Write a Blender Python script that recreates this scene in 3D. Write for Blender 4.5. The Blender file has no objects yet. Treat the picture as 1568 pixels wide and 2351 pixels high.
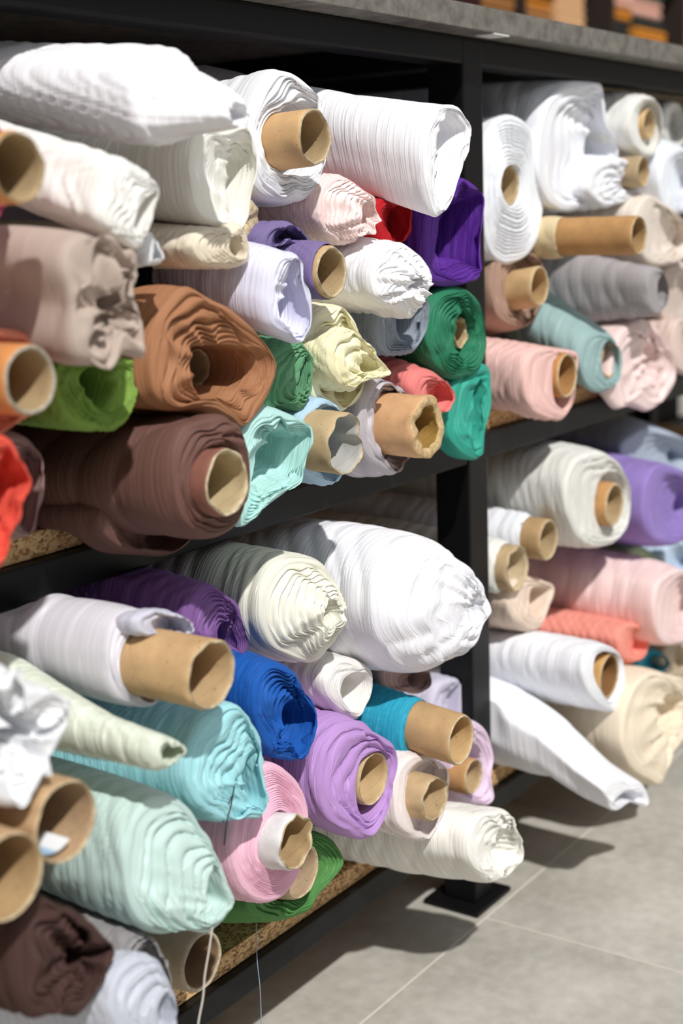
import bpy, math, random
import numpy as np
S = bpy.context.scene
COL = S.collection

# ---------------------------------------------------------------- camera
# world: X along the rack, Y into the rack, Z up; metres; post front face at Y = 0
RM = np.array([[0.567, -0.185, 0.8027], [-0.823, -0.0875, 0.5612], [-0.0335, -0.9788, -0.2019]])
FPX, CX, CY = 3300.0, 784.0, 1175.5
CAM = np.array([-1.2517, -0.7155, 0.74])
_x = RM[:, 0] / np.linalg.norm(RM[:, 0])
_z = RM[:, 2] - _x * (RM[:, 2] @ _x); _z /= np.linalg.norm(_z)
_y = np.cross(_z, _x)
RM = np.stack([_x, _y, _z], 1)
cd = bpy.data.cameras.new('camera'); cam = bpy.data.objects.new('camera', cd); COL.objects.link(cam)
from mathutils import Matrix, Vector
m = Matrix([[_x[i], -_y[i], -_z[i]] for i in range(3)]).to_4x4(); m.translation = Vector(CAM)
cam.matrix_world = m
cd.sensor_fit = 'VERTICAL'; cd.sensor_height = 36.0; cd.lens = 36.0 * FPX / 2351
cd.clip_start = .02; cd.clip_end = 60
cd.dof.use_dof = True; cd.dof.focus_distance = 1.13; cd.dof.aperture_fstop = 5.0
S.camera = cam

# ---------------------------------------------------------------- world, sun, exposure
w = bpy.data.worlds.new('world'); S.world = w; w.use_nodes = True
w.node_tree.nodes['Background'].inputs[0].default_value = (.93, .95, 1, 1)
w.node_tree.nodes['Background'].inputs[1].default_value = .31
def light(name, kind, loc, d, energy, color, size=None):
    l = bpy.data.lights.new(name, kind); o = bpy.data.objects.new(name, l); COL.objects.link(o)
    o.location = loc; o.rotation_euler = Vector(d).to_track_quat('-Z', 'Y').to_euler()
    l.energy = energy; l.color = color
    if kind == 'SUN': l.angle = math.radians(size)
    else: l.shape = 'RECTANGLE'; l.size, l.size_y = size
    return o
light('sun', 'SUN', (-2, -3, 4), (.43, .56, -.79), 3.55, (1, .975, .94), 1.3)
light('soft_fill_light', 'AREA', (-.6, -2.4, 2.6), (.1, .72, -.62), 14, (.96, .98, 1), (2.6, 1.4))  # added soft fill from the front, not a lamp of the shop
S.view_settings.view_transform = 'Standard'; S.view_settings.look = 'None'
S.view_settings.exposure = 0.0; S.view_settings.gamma = 1; S.view_settings.use_curve_mapping = False
S.cycles.max_bounces = 8; S.cycles.diffuse_bounces = 5
S.cycles.use_denoising = True

# ---------------------------------------------------------------- helpers
def unproj(px, py, y):
    """point of the plane Y = y seen at photo coordinates (px, py)"""
    d = RM @ np.array([px - CX, py - CY, FPX])
    return CAM + d * ((y - CAM[1]) / d[1])
def lin(h, sat=1.0):
    h = h.lstrip('#'); c = [int(h[i:i + 2], 16) / 255 for i in (0, 2, 4)]
    g = sum(c) / 3; c = [g + (v - g) * sat for v in c]
    return tuple((v / 12.92 if v <= .04045 else ((v + .055) / 1.055) ** 2.4) for v in c) + (1,)
def tag(o, label=None, cat=None, group=None, kind=None):
    for k, v in (('label', label), ('category', cat), ('group', group), ('kind', kind)):
        if v: o[k] = v
    return o
def empty(name, loc):
    o = bpy.data.objects.new(name, None); COL.objects.link(o); o.location = loc
    o.empty_display_size = .02
    return o
def link(name, me, mats, parent=None, loc=None):
    o = bpy.data.objects.new(name, me); COL.objects.link(o)
    for m_ in (mats if isinstance(mats, (list, tuple)) else [mats]):
        if m_ is not None: me.materials.append(m_)
    if loc is not None: o.location = loc
    if parent is not None:
        o.parent = parent; o.location = Vector(loc if loc is not None else (0, 0, 0)) - parent.location
    return o
def mesh_np(name, V, F, uv=None, smooth=True, mi=None):
    """V (n,3), F (m,4) quads (numpy)"""
    me = bpy.data.meshes.new(name)
    n, m_ = len(V), len(F)
    me.vertices.add(n); me.vertices.foreach_set('co', np.asarray(V, np.float32).ravel())
    me.loops.add(m_ * 4); me.loops.foreach_set('vertex_index', np.asarray(F, np.int32).ravel())
    me.polygons.add(m_); me.polygons.foreach_set('loop_start', np.arange(0, m_ * 4, 4, dtype=np.int32))
    if mi is not None: me.polygons.foreach_set('material_index', np.asarray(mi, np.int32))
    me.update(calc_edges=True); me.validate()
    me.polygons.foreach_set('use_smooth', np.full(len(me.polygons), smooth))
    if uv is not None:
        l = me.uv_layers.new(name='UVMap')
        l.data.foreach_set('uv', np.asarray(uv, np.float32)[np.asarray(F).ravel()].ravel())
    return me
def box_mesh(name, x0, x1, y0, y1, z0, z1, bev=0.0):
    import bmesh
    bm = bmesh.new()
    bmesh.ops.create_cube(bm, size=1)
    for v in bm.verts:
        v.co = ((x0 + x1) / 2 + v.co.x * (x1 - x0), (y0 + y1) / 2 + v.co.y * (y1 - y0), (z0 + z1) / 2 + v.co.z * (z1 - z0))
    if bev: bmesh.ops.bevel(bm, geom=bm.edges[:], offset=bev, segments=2, affect='EDGES', profile=.7)
    me = bpy.data.meshes.new(name); bm.to_mesh(me); bm.free()
    if bev:
        for p in me.polygons: p.use_smooth = False
    return me
def box(name, x0, x1, y0, y1, z0, z1, mat, parent=None, bev=.0015):
    me = box_mesh(name, x0, x1, y0, y1, z0, z1, bev)
    o = link(name, me, mat)
    if parent is not None: o.parent = parent; o.location = -parent.location
    return o

# ---------------------------------------------------------------- materials
def newmat(name):
    m_ = bpy.data.materials.new(name); m_.use_nodes = True
    nt = m_.node_tree; return m_, nt, nt.nodes['Principled BSDF']
def nd(nt, t, **kw):
    n = nt.nodes.new(t)
    for k, v in kw.items():
        if k in n.inputs: n.inputs[k].default_value = v
        else: setattr(n, k, v)
    return n
_fm = {}
def fabric_mat(col, sheer=0.5, satin=0.0, fine=1.0):
    key = (col, sheer, satin, fine)
    if key in _fm: return _fm[key]
    m_, nt, b = newmat('fabric_' + col)
    L = nt.links.new
    uv = nd(nt, 'ShaderNodeUVMap')
    def stretched(sx, sy, detail=2.0):
        mp = nd(nt, 'ShaderNodeMapping'); mp.inputs['Scale'].default_value = (sx, sy, 1)
        L(uv.outputs[0], mp.inputs[0])
        n = nd(nt, 'ShaderNodeTexNoise', Scale=1.0, Detail=detail); n.noise_dimensions = '2D'
        L(mp.outputs[0], n.inputs['Vector']); return n
    n1 = stretched(2.5, 120, 1.0)    # edges of the wound layers: thin bright lines
    r1 = nd(nt, 'ShaderNodeValToRGB'); cr = r1.color_ramp
    cr.elements[0].position = .44; cr.elements[1].position = .56; cr.elements[0].color = cr.elements[1].color = (0, 0, 0, 1)
    for q, v_ in ((.48, 0), (.50, 1), (.515, .25)): e = cr.elements.new(q); e.color = (v_, v_, v_, 1)
    L(n1.outputs[0], r1.inputs[0])
    base = lin(col, .84)
    lightc = tuple(min(1, c * (1 + .4 * sheer) + .08 * sheer) for c in base[:3]) + (1,)
    dark = tuple(c * (1 - .12 * sheer) for c in base[:3]) + (1,)
    n2 = stretched(6, 12, 3)
    mx0 = nd(nt, 'ShaderNodeMix', data_type='RGBA')
    L(n2.outputs[0], mx0.inputs[0]); mx0.inputs[6].default_value = dark; mx0.inputs[7].default_value = base
    mx = nd(nt, 'ShaderNodeMix', data_type='RGBA')
    mu = nd(nt, 'ShaderNodeMath', operation='MULTIPLY'); mu.inputs[1].default_value = .8
    L(r1.outputs[0], mu.inputs[0]); L(mu.outputs[0], mx.inputs[0])
    L(mx0.outputs[2], mx.inputs[6]); mx.inputs[7].default_value = lightc
    L(mx.outputs[2], b.inputs['Base Color'])
    b.inputs['Roughness'].default_value = .8 - .35 * satin
    b.inputs['Specular IOR Level'].default_value = .25 + .25 * satin
    b.inputs['Sheen Weight'].default_value = .25; b.inputs['Sheen Roughness'].default_value = .4
    b.inputs['Sheen Tint'].default_value = lightc
    # relief: fine pleats running round the roll and soft crumple
    n3 = stretched(3, 330, 2); n4 = stretched(14, 38, 3)
    ad = nd(nt, 'ShaderNodeMath', operation='ADD'); ad2 = nd(nt, 'ShaderNodeMath', operation='ADD')
    m4 = nd(nt, 'ShaderNodeMath', operation='MULTIPLY'); m4.inputs[1].default_value = .5
    m5 = nd(nt, 'ShaderNodeMath', operation='MULTIPLY'); m5.inputs[1].default_value = .35
    L(n4.outputs[0], m4.inputs[0]); L(r1.outputs[0], m5.inputs[0])
    L(n3.outputs[0], ad.inputs[0]); L(m4.outputs[0], ad.inputs[1]); L(ad.outputs[0], ad2.inputs[0]); L(m5.outputs[0], ad2.inputs[1])
    bp = nd(nt, 'ShaderNodeBump', Strength=.7, Distance=.0014 * fine)
    L(ad2.outputs[0], bp.inputs['Height']); L(bp.outputs[0], b.inputs['Normal'])
    _fm[key] = m_
    return m_
_cm = {}
def card_mat(col, kind='wall'):
    key = (col, kind)
    if key in _cm: return _cm[key]
    m_, nt, b = newmat('cardboard_' + kind); L = nt.links.new
    tc = nd(nt, 'ShaderNodeTexCoord')
    n = nd(nt, 'ShaderNodeTexNoise', Scale=60.0 if kind == 'wall' else 260.0, Detail=5.0)
    L(tc.outputs['Object'], n.inputs['Vector'])
    r = nd(nt, 'ShaderNodeValToRGB'); c = lin(col)
    r.color_ramp.elements[0].position = .3; r.color_ramp.elements[1].position = .75
    k = .82 if kind == 'wall' else .6
    r.color_ramp.elements[0].color = tuple(v * k for v in c[:3]) + (1,)
    r.color_ramp.elements[1].color = tuple(min(1, v * 1.1) for v in c[:3]) + (1,)
    L(n.outputs[0], r.inputs[0])
    # dark specks and the spiral seam of the wound paper
    sp = nd(nt, 'ShaderNodeTexNoise', Scale=420.0, Detail=0.0); L(tc.outputs['Object'], sp.inputs['Vector'])
    rs = nd(nt, 'ShaderNodeValToRGB'); rs.color_ramp.elements[0].position = .17; rs.color_ramp.elements[1].position = .21
    rs.color_ramp.elements[0].color = (.45, .4, .35, 1); rs.color_ramp.elements[1].color = (1, 1, 1, 1)
    L(sp.outputs[0], rs.inputs[0])
    uv = nd(nt, 'ShaderNodeUVMap'); mp = nd(nt, 'ShaderNodeMapping')
    mp.inputs['Scale'].default_value = (1, 12, 1); L(uv.outputs[0], mp.inputs[0])
    sx = nd(nt, 'ShaderNodeSeparateXYZ'); L(mp.outputs[0], sx.inputs[0])
    a = nd(nt, 'ShaderNodeMath', operation='ADD'); L(sx.outputs[0], a.inputs[0]); L(sx.outputs[1], a.inputs[1])
    fr = nd(nt, 'ShaderNodeMath', operation='FRACT'); L(a.outputs[0], fr.inputs[0])
    rr = nd(nt, 'ShaderNodeValToRGB'); rr.color_ramp.elements[0].position = 0; rr.color_ramp.elements[1].position = .02
    rr.color_ramp.elements[0].color = (.8, .8, .8, 1); rr.color_ramp.elements[1].color = (1, 1, 1, 1)
    L(fr.outputs[0], rr.inputs[0])
    m1 = nd(nt, 'ShaderNodeMix', data_type='RGBA', blend_type='MULTIPLY'); m1.inputs[0].default_value = 1
    m2 = nd(nt, 'ShaderNodeMix', data_type='RGBA', blend_type='MULTIPLY'); m2.inputs[0].default_value = 1 if kind == 'wall' else 0
    L(r.outputs[0], m1.inputs[6]); L(rs.outputs[0], m1.inputs[7]); L(m1.outputs[2], m2.inputs[6]); L(rr.outputs[0], m2.inputs[7])
    L(m2.outputs[2], b.inputs['Base Color']); b.inputs['Roughness'].default_value = .72
    bp = nd(nt, 'ShaderNodeBump', Strength=.4 if kind == 'wall' else .9, Distance=.0008)
    L(n.outputs[0], bp.inputs['Height']); L(bp.outputs[0], b.inputs['Normal'])
    _cm[key] = m_
    return m_
def black_metal():
    m_, nt, b = newmat('black_powder_coated_steel'); L = nt.links.new
    b.inputs['Base Color'].default_value = (.005, .005, .0055, 1); b.inputs['Roughness'].default_value = .42; b.inputs['Specular IOR Level'].default_value = .22
    n = nd(nt, 'ShaderNodeTexNoise', Scale=900.0, Detail=2.0); tc = nd(nt, 'ShaderNodeTexCoord'); L(tc.outputs['Object'], n.inputs['Vector'])
    bp = nd(nt, 'ShaderNodeBump', Strength=.15, Distance=.0004); L(n.outputs[0], bp.inputs['Height']); L(bp.outputs[0], b.inputs['Normal'])
    return m_
def chipboard():
    m_, nt, b = newmat('chipboard'); L = nt.links.new
    tc = nd(nt, 'ShaderNodeTexCoord'); mp = nd(nt, 'ShaderNodeMapping'); mp.inputs['Scale'].default_value = (1, 1, 2.0)
    L(tc.outputs['Object'], mp.inputs[0])
    v = nd(nt, 'ShaderNodeTexVoronoi', Scale=330.0); L(mp.outputs[0], v.inputs['Vector'])
    r = nd(nt, 'ShaderNodeValToRGB'); cr = r.color_ramp
    cr.elements[0].position = 0; cr.elements[0].color = lin('#684a2e')
    cr.elements[1].position = 1; cr.elements[1].color = lin('#e0c090')
    e = cr.elements.new(.28); e.color = lin('#b28654'); e = cr.elements.new(.6); e.color = lin('#d8b07c')
    sp = nd(nt, 'ShaderNodeSeparateColor'); L(v.outputs['Color'], sp.inputs[0]); L(sp.outputs[0], r.inputs[0])
    L(r.outputs[0], b.inputs['Base Color']); b.inputs['Roughness'].default_value = .8
    bp = nd(nt, 'ShaderNodeBump', Strength=.7, Distance=.0012); L(sp.outputs[1], bp.inputs['Height']); L(bp.outputs[0], b.inputs['Normal'])
    return m_
def stone(name, c0, c1, scale, rough=.5, spec=.4):
    m_, nt, b = newmat(name); L = nt.links.new
    tc = nd(nt, 'ShaderNodeTexCoord')
    n = nd(nt, 'ShaderNodeTexNoise', Scale=scale, Detail=6.0, Roughness=.6); L(tc.outputs['Object'], n.inputs['Vector'])
    n2 = nd(nt, 'ShaderNodeTexNoise', Scale=scale * 14, Detail=3.0); L(tc.outputs['Object'], n2.inputs['Vector'])
    a = nd(nt, 'ShaderNodeMath', operation='MULTIPLY_ADD'); a.inputs[1].default_value = .35
    L(n2.outputs[0], a.inputs[0]); L(n.outputs[0], a.inputs[2])
    r = nd(nt, 'ShaderNodeValToRGB'); r.color_ramp.elements[0].position = .5; r.color_ramp.elements[1].position = .85
    r.color_ramp.elements[0].color = lin(c0); r.color_ramp.elements[1].color = lin(c1)
    L(a.outputs[0], r.inputs[0]); L(r.outputs[0], b.inputs['Base Color'])
    b.inputs['Roughness'].default_value = rough; b.inputs['Specular IOR Level'].default_value = spec
    bp = nd(nt, 'ShaderNodeBump', Strength=.15, Distance=.001); L(n2.outputs[0], bp.inputs['Height']); L(bp.outputs[0], b.inputs['Normal'])
    return m_
def plain(name, col, rough=.7):
    m_, nt, b = newmat(name); b.inputs['Base Color'].default_value = lin(col); b.inputs['Roughness'].default_value = rough
    return m_

# ---------------------------------------------------------------- the room and the rack
STEEL = black_metal(); CHIP = chipboard()
def build_room():
    floor = box('floor', -4, 8, -4, 6, -.06, -.0007, plain('tile_grout', '#d2cdc2', .9), bev=0); tag(floor, kind='structure')
    TM = stone('grey_stoneware_tile', '#a39f95', '#c6c2b9', 5.0, .42)
    tm = box_mesh('floor_tile', -.2988, .2988, -.2988, .2988, -.004, 0.0, .0004)
    for i in range(-3, 8):
        for j in range(-3, 4):
            y = -.018 + .6 * j
            if j == 0: xo = .28
            else: xo = 0
            cx_, cy_ = -.01 + .6 * i + .3 + xo, y + .3
            if abs(cx_) > 4.5: continue
            o = link('floor_tile', tm, TM if not tm.materials else None, floor, (cx_, cy_, 0))
    tag(box('wall_back', -4, 8, 3.2, 3.3, 0, 3.2, plain('warm_wall_paint', '#6d6259', .9), bev=0), kind='structure')
    tag(box('wall_right', 8, 8.1, -4, 3.3, 0, 3.2, plain('far_wall_paint', '#8a8078', .9), bev=0), kind='structure')
def build_rack():
    r = empty('rack_frame', (0, 0, 0))
    tag(r, 'black square-tube steel rack with chipboard shelves holding the fabric rolls', 'shelving rack')
    X0, X1 = -1.45, 2.85
    DEP = .86
    for x in (-1.22, 0.0, 1.27, 2.54):
        for y in (0.0, DEP):
            box('post', x, x + .039, y, y + .04, .006, .9035, STEEL, r, .003)
            box('foot_plate', x - .018, x + .058, y - .012, y + .056, 0, .006, STEEL, r, .0025)
        for z0, z1 in ((.093, .118), (.489, .516), (.878, .9035)):
            box('side_rail', x, x + .039, .041, DEP - .001, z0, z1, STEEL, r, .002)
    for xa, xb in ((X0, -1.221), (-1.18, -.001), (.040, 1.269), (1.31, 2.539), (2.58, X1)):
        for z0, z1 in ((.093, .118), (.489, .516)):
            box('shelf_rail', xa, xb, .001, .03, z0, z1, STEEL, r, .002)
            box('shelf_rail', xa, xb, DEP + .01, DEP + .04, z0, z1, STEEL, r, .002)
    box('top_rail', X0, X1, .0005, .03, .8785, .904, STEEL, r, .003)
    box('top_rail', X0, X1, DEP + .01, DEP + .04, .8785, .904, STEEL, r, .003)
    for xa, xb in ((-1.18, -.001), (.041, 1.268), (1.311, 2.538)):
        for z in (.1185, .5165):
            box('shelf_board', xa, xb, .010, DEP + .03, z, z + .018, CHIP, r, .0008)
    box('back_light_block', X0, X1, DEP + .042, DEP + .05, .004, .9, plain('light_block_black', '#0c0c0d', .8), r, 0)  # added unseen black sheet: blocks light from behind, keeps gaps and floor below dark
    ct = box('countertop', X0, X1, -.032, .93, .9045, .9265, stone('grey_speckled_laminate', '#5a5751', '#827e76', 60.0, .5), bev=.0012)
    tag(ct, 'grey stone-look countertop laid over the black steel rack', 'countertop')
    tp = box('tape_scrap', .004, .034, -.0325, -.012, .9030, .9042, plain('white_tape', '#dcdad4'), bev=0)
    tp.name = 'tape_scrap'; tp.parent = ct

# ---------------------------------------------------------------- fabric rolls
def closed_curve(P, n, start_up=True):
    """smooth closed curve through P resampled evenly to n points"""
    P = np.asarray(P, float); k = len(P); out = []
    for i in range(k):
        p0, p1, p2, p3 = P[(i - 1) % k], P[i], P[(i + 1) % k], P[(i + 2) % k]
        for t in np.linspace(0, 1, 14, endpoint=False): out.append(_cr(p0, p1, p2, p3, t))
    C = np.array(out)
    # counter-clockwise in X, Z
    a = np.sum(C[:, 0] * np.roll(C[:, 1], -1) - np.roll(C[:, 0], -1) * C[:, 1])
    if a < 0: C = C[::-1]
    c = C.mean(0); ang = np.arctan2(C[:, 1] - c[1], C[:, 0] - c[0])
    i0 = np.argmin(np.abs(ang - math.pi / 2)); C = np.roll(C, -i0, 0)
    D = np.vstack([C, C[:1]]); s = np.r_[0, np.cumsum(np.linalg.norm(np.diff(D[:, :2], axis=0), axis=1))]
    q = np.linspace(0, s[-1], n, endpoint=False)
    return np.stack([np.interp(q, s, D[:, j]) for j in range(D.shape[1])], 1)
def _cr(p0, p1, p2, p3, t, T=.42):
    m1, m2 = (p2 - p0) * T, (p3 - p1) * T
    t2, t3 = t * t, t * t * t
    return (2 * t3 - 3 * t2 + 1) * p1 + (t3 - 2 * t2 + t) * m1 + (-2 * t3 + 3 * t2) * p2 + (t3 - t2) * m2
class Noise:
    """smooth noise, periodic in the angle"""
    def __init__(s, rng, k=4, n=9, f=1.0):
        s.a = rng.integers(1, k + 1, n); s.b = rng.normal(0, f, n); s.p = rng.uniform(0, 6.28, n)
        s.w = rng.uniform(.4, 1, n); s.w /= np.sqrt((s.w ** 2).sum() / 2)
    def __call__(s, th, v):
        return sum(w_ * np.cos(a_ * th + b_ * v + p_) for a_, b_, p_, w_ in zip(s.a, s.b, s.p, s.w))
def layer(ph, soft=.5):
    return np.abs(np.sin(math.pi * ph)) ** soft
def irregular(rng, v, width, jit=.75):
    """phase that grows by one per layer, layers of uneven width"""
    e = np.cumsum(width * (1 + jit * rng.uniform(-1, 1, 400))); e -= e[120]
    return np.interp(v, e, np.arange(400.))
def pts(s, y):
    """'x,y[,cm] ...' photo points -> world X, Z and a Y offset"""
    out = []
    for t in s.split():
        q = [float(v) for v in t.split(',')]
        yy = y + (q[2] / 100 if len(q) > 2 else 0)
        p = unproj(q[0], q[1], yy); out.append((p[0], p[2], yy - y))
    return np.array(out)
def aimed(c, y, aim, sx=0.0):
    """slope dz/dy of an axis from (c, y) that passes the photo point aim, with slope sx in X"""
    d = RM @ np.array([aim[0] - CX, aim[1] - CY, FPX]); t = (c[0] - CAM[0] + sx * (CAM[1] - y)) / (d[0] - sx * d[1])
    p = CAM + d * t
    return (p[2] - c[1]) / (p[1] - y)
def snug_rim(t, Y, pad, aim):
    """rim of fabric wound tight on tube t, as a ring of X, Z points, and the mouth it leaves"""
    p = unproj(*t['c'], t['y']); q = unproj(t['c'][0], t['c'][1] - t['hh'], t['y']); r = (q[2] - p[2]) * t.get('k', 1)
    sz = aimed((p[0], p[2]), t['y'], aim) if aim is not None else 0
    c = (p[0], p[2] + sz * (Y - t['y'])); a = np.linspace(0, 2 * math.pi, 24, endpoint=False)
    ring = lambda e: np.stack([c[0] + (r + e) * np.cos(a), c[1] + (r + e) * np.sin(a), 0 * a], 1)
    return ring(pad), ring(.0003), sz
def rest(P, y, left, upper):
    """fabric inside the rack lies on its shelf and against the posts instead of passing through"""
    w_ = np.clip((np.asarray(y) + .024) / .020, 0, 1); w_ = w_ * w_ * (3 - 2 * w_)
    lo, hi = (.5355, .8775) if upper else (.1375, .488)
    X, Z = P[:, 0], P[:, 1]
    Z = Z + w_ * (np.clip(Z, lo, hi) - Z)
    v_ = w_ * np.clip((.07 - np.asarray(y)) / .025, 0, 1)
    X = X + v_ * ((np.minimum(X, -.002) if left else np.maximum(X, .0405)) - X)
    return np.stack([X, Z], 1)
def fabric_mesh(seed, Y, rim, hole, hy=0.02, deep=.12, aim=None, slope=(0, 0), L=.46, lay=6, zig=.004, pleat=0, pk=7,
                bulge=0.0, rw=.014, ra=.0012, wr=.0015, round_=.8, st=None, lip=.004, nth=96, swirl=1.0, soft=.5, slant=.008, nudge=(0, 0), cored=None):
    rng = np.random.default_rng(seed)
    A = closed_curve(pts(rim, Y) if isinstance(rim, str) else rim, nth); cA = A[:, :2].mean(0)
    if hole is None:
        H0 = A.copy(); H0[:, :2] = cA + (A[:, :2] - cA) * .12
    else: H0 = closed_curve(pts(hole, Y + hy) if isinstance(hole, str) else hole, nth)
    lay, zig = lay * 1.8, zig * .6
    th = np.linspace(0, 2 * math.pi, nth, endpoint=False)
    per = np.linalg.norm(np.roll(A[:, :2], -1, 0) - A[:, :2], axis=1).sum()
    sx, sz = slope
    if aim is not None: sz = aimed(cA, Y, aim, sx)
    sx += nudge[0]; sz += nudge[1]
    if cored:                                             # the opening never cuts into the core
        deep = max(deep, cored[4])
        o = np.array([cored[0] + sx * (Y + hy - cored[3]), cored[1] + sz * (Y + hy - cored[3])])
        q = H0[:, :2] - o; l = np.linalg.norm(q, axis=1)[:, None]
        H0[:, :2] = o + q / l * np.maximum(l, cored[2] * 1.012 + .0004)
    st = st or ST0
    n1, n2, n3, n4 = Noise(rng, 3, 8, 8), Noise(rng, 4, 9, 18), Noise(rng, 7, 12, 30), Noise(rng, 3, 8, 3)
    rows, vv = [], []; left = cA[0] + sx * .1 < .02
    R = A[:, :2] - cA; rad = np.linalg.norm(R, axis=1)
    # the rounded section the roll takes further back
    cov = np.cov(R.T); ev, U = np.linalg.eigh(cov); ax = np.sqrt(ev * 2)
    ax = ax * .35 + ax.mean() * .65
    ph_ = np.arctan2(R[:, 1], R[:, 0]); ca = R @ U
    ang = np.arctan2(ca[:, 1] / ax[1], ca[:, 0] / ax[0])
    E = np.stack([np.cos(ang) * ax[0], np.sin(ang) * ax[1]], 1) @ U.T
    # back to front
    s = np.r_[L, L * .8, L * .62, np.geomspace(.34, .20, 8), np.arange(.197, .0, -.0026)]
    s = np.r_[L, s[(s < L) & (s > .0001)], 0.0]
    stn = np.array([(0, 1, 1, 0, 0)] + (list(st) if st else []) + [(3, *(st[-1][1:] if st else (1, 1, 0, 0)))], float)
    phase0 = rng.uniform(0, 9)
    for d in s:
        k = round_ * (1 - math.exp(-d / .07))
        P = R * (1 - k) + E * k
        f = [np.interp(d, stn[:, 0], stn[:, j]) for j in range(1, 5)]
        P = P * np.array([f[0], f[1]])
        v = d + slant * (.6 * n4(th, 0) + .4 * n4(th, d * 3))
        fine = math.exp(-max(0, d - .2) / .1) if d > .2 else 1
        dr = ra * (layer(irregular(np.random.default_rng(seed + 5), v, rw), soft) - .6) * fine * 1.6
        dr = dr + wr * n1(th, d) * min(1, .3 + d * 8) + wr * .5 * n2(th, d) * fine
        if d < lip * 2:                                   # rounded lip
            q = 1 - d / (lip * 2); dr = dr - lip * (1 - math.sqrt(max(0, 1 - q * q)))
        nr = P / (np.linalg.norm(P, axis=1)[:, None] + 1e-9)
        P = P + nr * dr[:, None]
        P = rest(P + [cA[0] + f[2] + sx * d, cA[1] + f[3] + sz * d], Y + d, left, cA[1] > .5)
        rows.append(np.stack([P[:, 0], np.full(nth, Y + d) + A[:, 2] * math.exp(-d / .05), P[:, 1]], 1)); vv.append(d)
    A1 = rows[-1][:, [0, 2]]; yA = rows[-1][:, 1]
    # end: rim towards the opening, wound layers standing proud of each other
    nu = max(12, int(lay * 6))
    span = np.linalg.norm(A1 - H0[:, :2], axis=1); amp = np.minimum(1, 1.1 * span / (lay * zig + 1e-6)) ** 1.5
    ir = np.cumsum(1 + .6 * rng.uniform(-1, 1, 60)); 
    for u in np.linspace(0, 1, nu + 1)[1:]:
        uu = u
        tw = swirl * .12 * u * (1 - u)
        P = A1 * (1 - uu) + H0[:, :2] * uu
        env = min(1, u * 6) * min(1, (1 - u) * 5 + .25)
        warp = .5 * n2(th, u * .1) * (u * (1.2 - u) * 2)
        phs = np.interp(np.clip(lay * u + th / (2 * math.pi) * swirl + warp + 2, 0, 58), np.arange(60.), ir / ir[-1] * 60)
        z = (layer(phs, soft) - .6) * zig * 1.6 * env * amp
        g = u * u * (3 - 2 * u) if bulge == 0 else u
        y = yA * (1 - g) + (Y + hy + H0[:, 2]) * g - bulge * math.sin(math.pi * u ** .8) - z
        wob = zig * .28 * n3(th, u * .15 + 3) * env * amp
        if pleat:
            pr = np.abs(np.sin(pk * .5 * th + 1.5 * n1(th, 1) + u * 2.5 * swirl)) ** .7 - .6
            y = y + pleat * pr * u * (1 - .2 * u)
            wob = wob + pleat * .4 * np.cos(pk * th + n1(th, 2) + 3 * u) * env
        d0 = P - P.mean(0); nr = d0 / (np.linalg.norm(d0, axis=1)[:, None] + 1e-9)
        P = P + nr * wob[:, None]
        rows.append(np.stack([P[:, 0], y, P[:, 1]], 1)); vv.append(-u * max(.02, span.mean()))
    # inside wall of the opening
    last = rows[-1]; c3 = last.mean(0)
    for q in (.06, .15, .3, .55, .8, 1):
        sc = 1 - (0 if cored else .45) * q
        P = last.copy(); P[:, [0, 2]] = c3[[0, 2]] + (last[:, [0, 2]] - c3[[0, 2]]) * sc
        fold = 1 + (0 if cored else .04) * n3(th, q)
        P[:, [0, 2]] = c3[[0, 2]] + (P[:, [0, 2]] - c3[[0, 2]]) * fold[:, None]
        P += np.array([sx * deep * q, deep * q, sz * deep * q])
        rows.append(P); vv.append(vv[-1] - .01)
    P = rows[-1].copy(); P[:] = P.mean(0) + (P - P.mean(0)) * .02; rows.append(P); vv.append(vv[-1] - .01)
    b0 = rows[0].copy(); b0[:] = b0.mean(0) + (b0 - b0.mean(0)) * .02; rows.insert(0, b0); vv.insert(0, vv[0] + .01)
    V = np.concatenate(rows); nr_ = len(rows)
    i = np.arange(nr_ - 1)[:, None] * nth; j = np.arange(nth)[None]; j2 = (j + 1) % nth
    F = np.stack([i + j, i + nth + j, i + nth + j2, i + j2], -1).reshape(-1, 4)[:, ::-1]
    tt = np.abs(np.linspace(-1, 1, nth, endpoint=False)) * per
    uv = np.stack([np.tile(tt, nr_), np.repeat(np.array(vv), nth)], 1)
    return V, F, uv, cA, (sx, sz)
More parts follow.
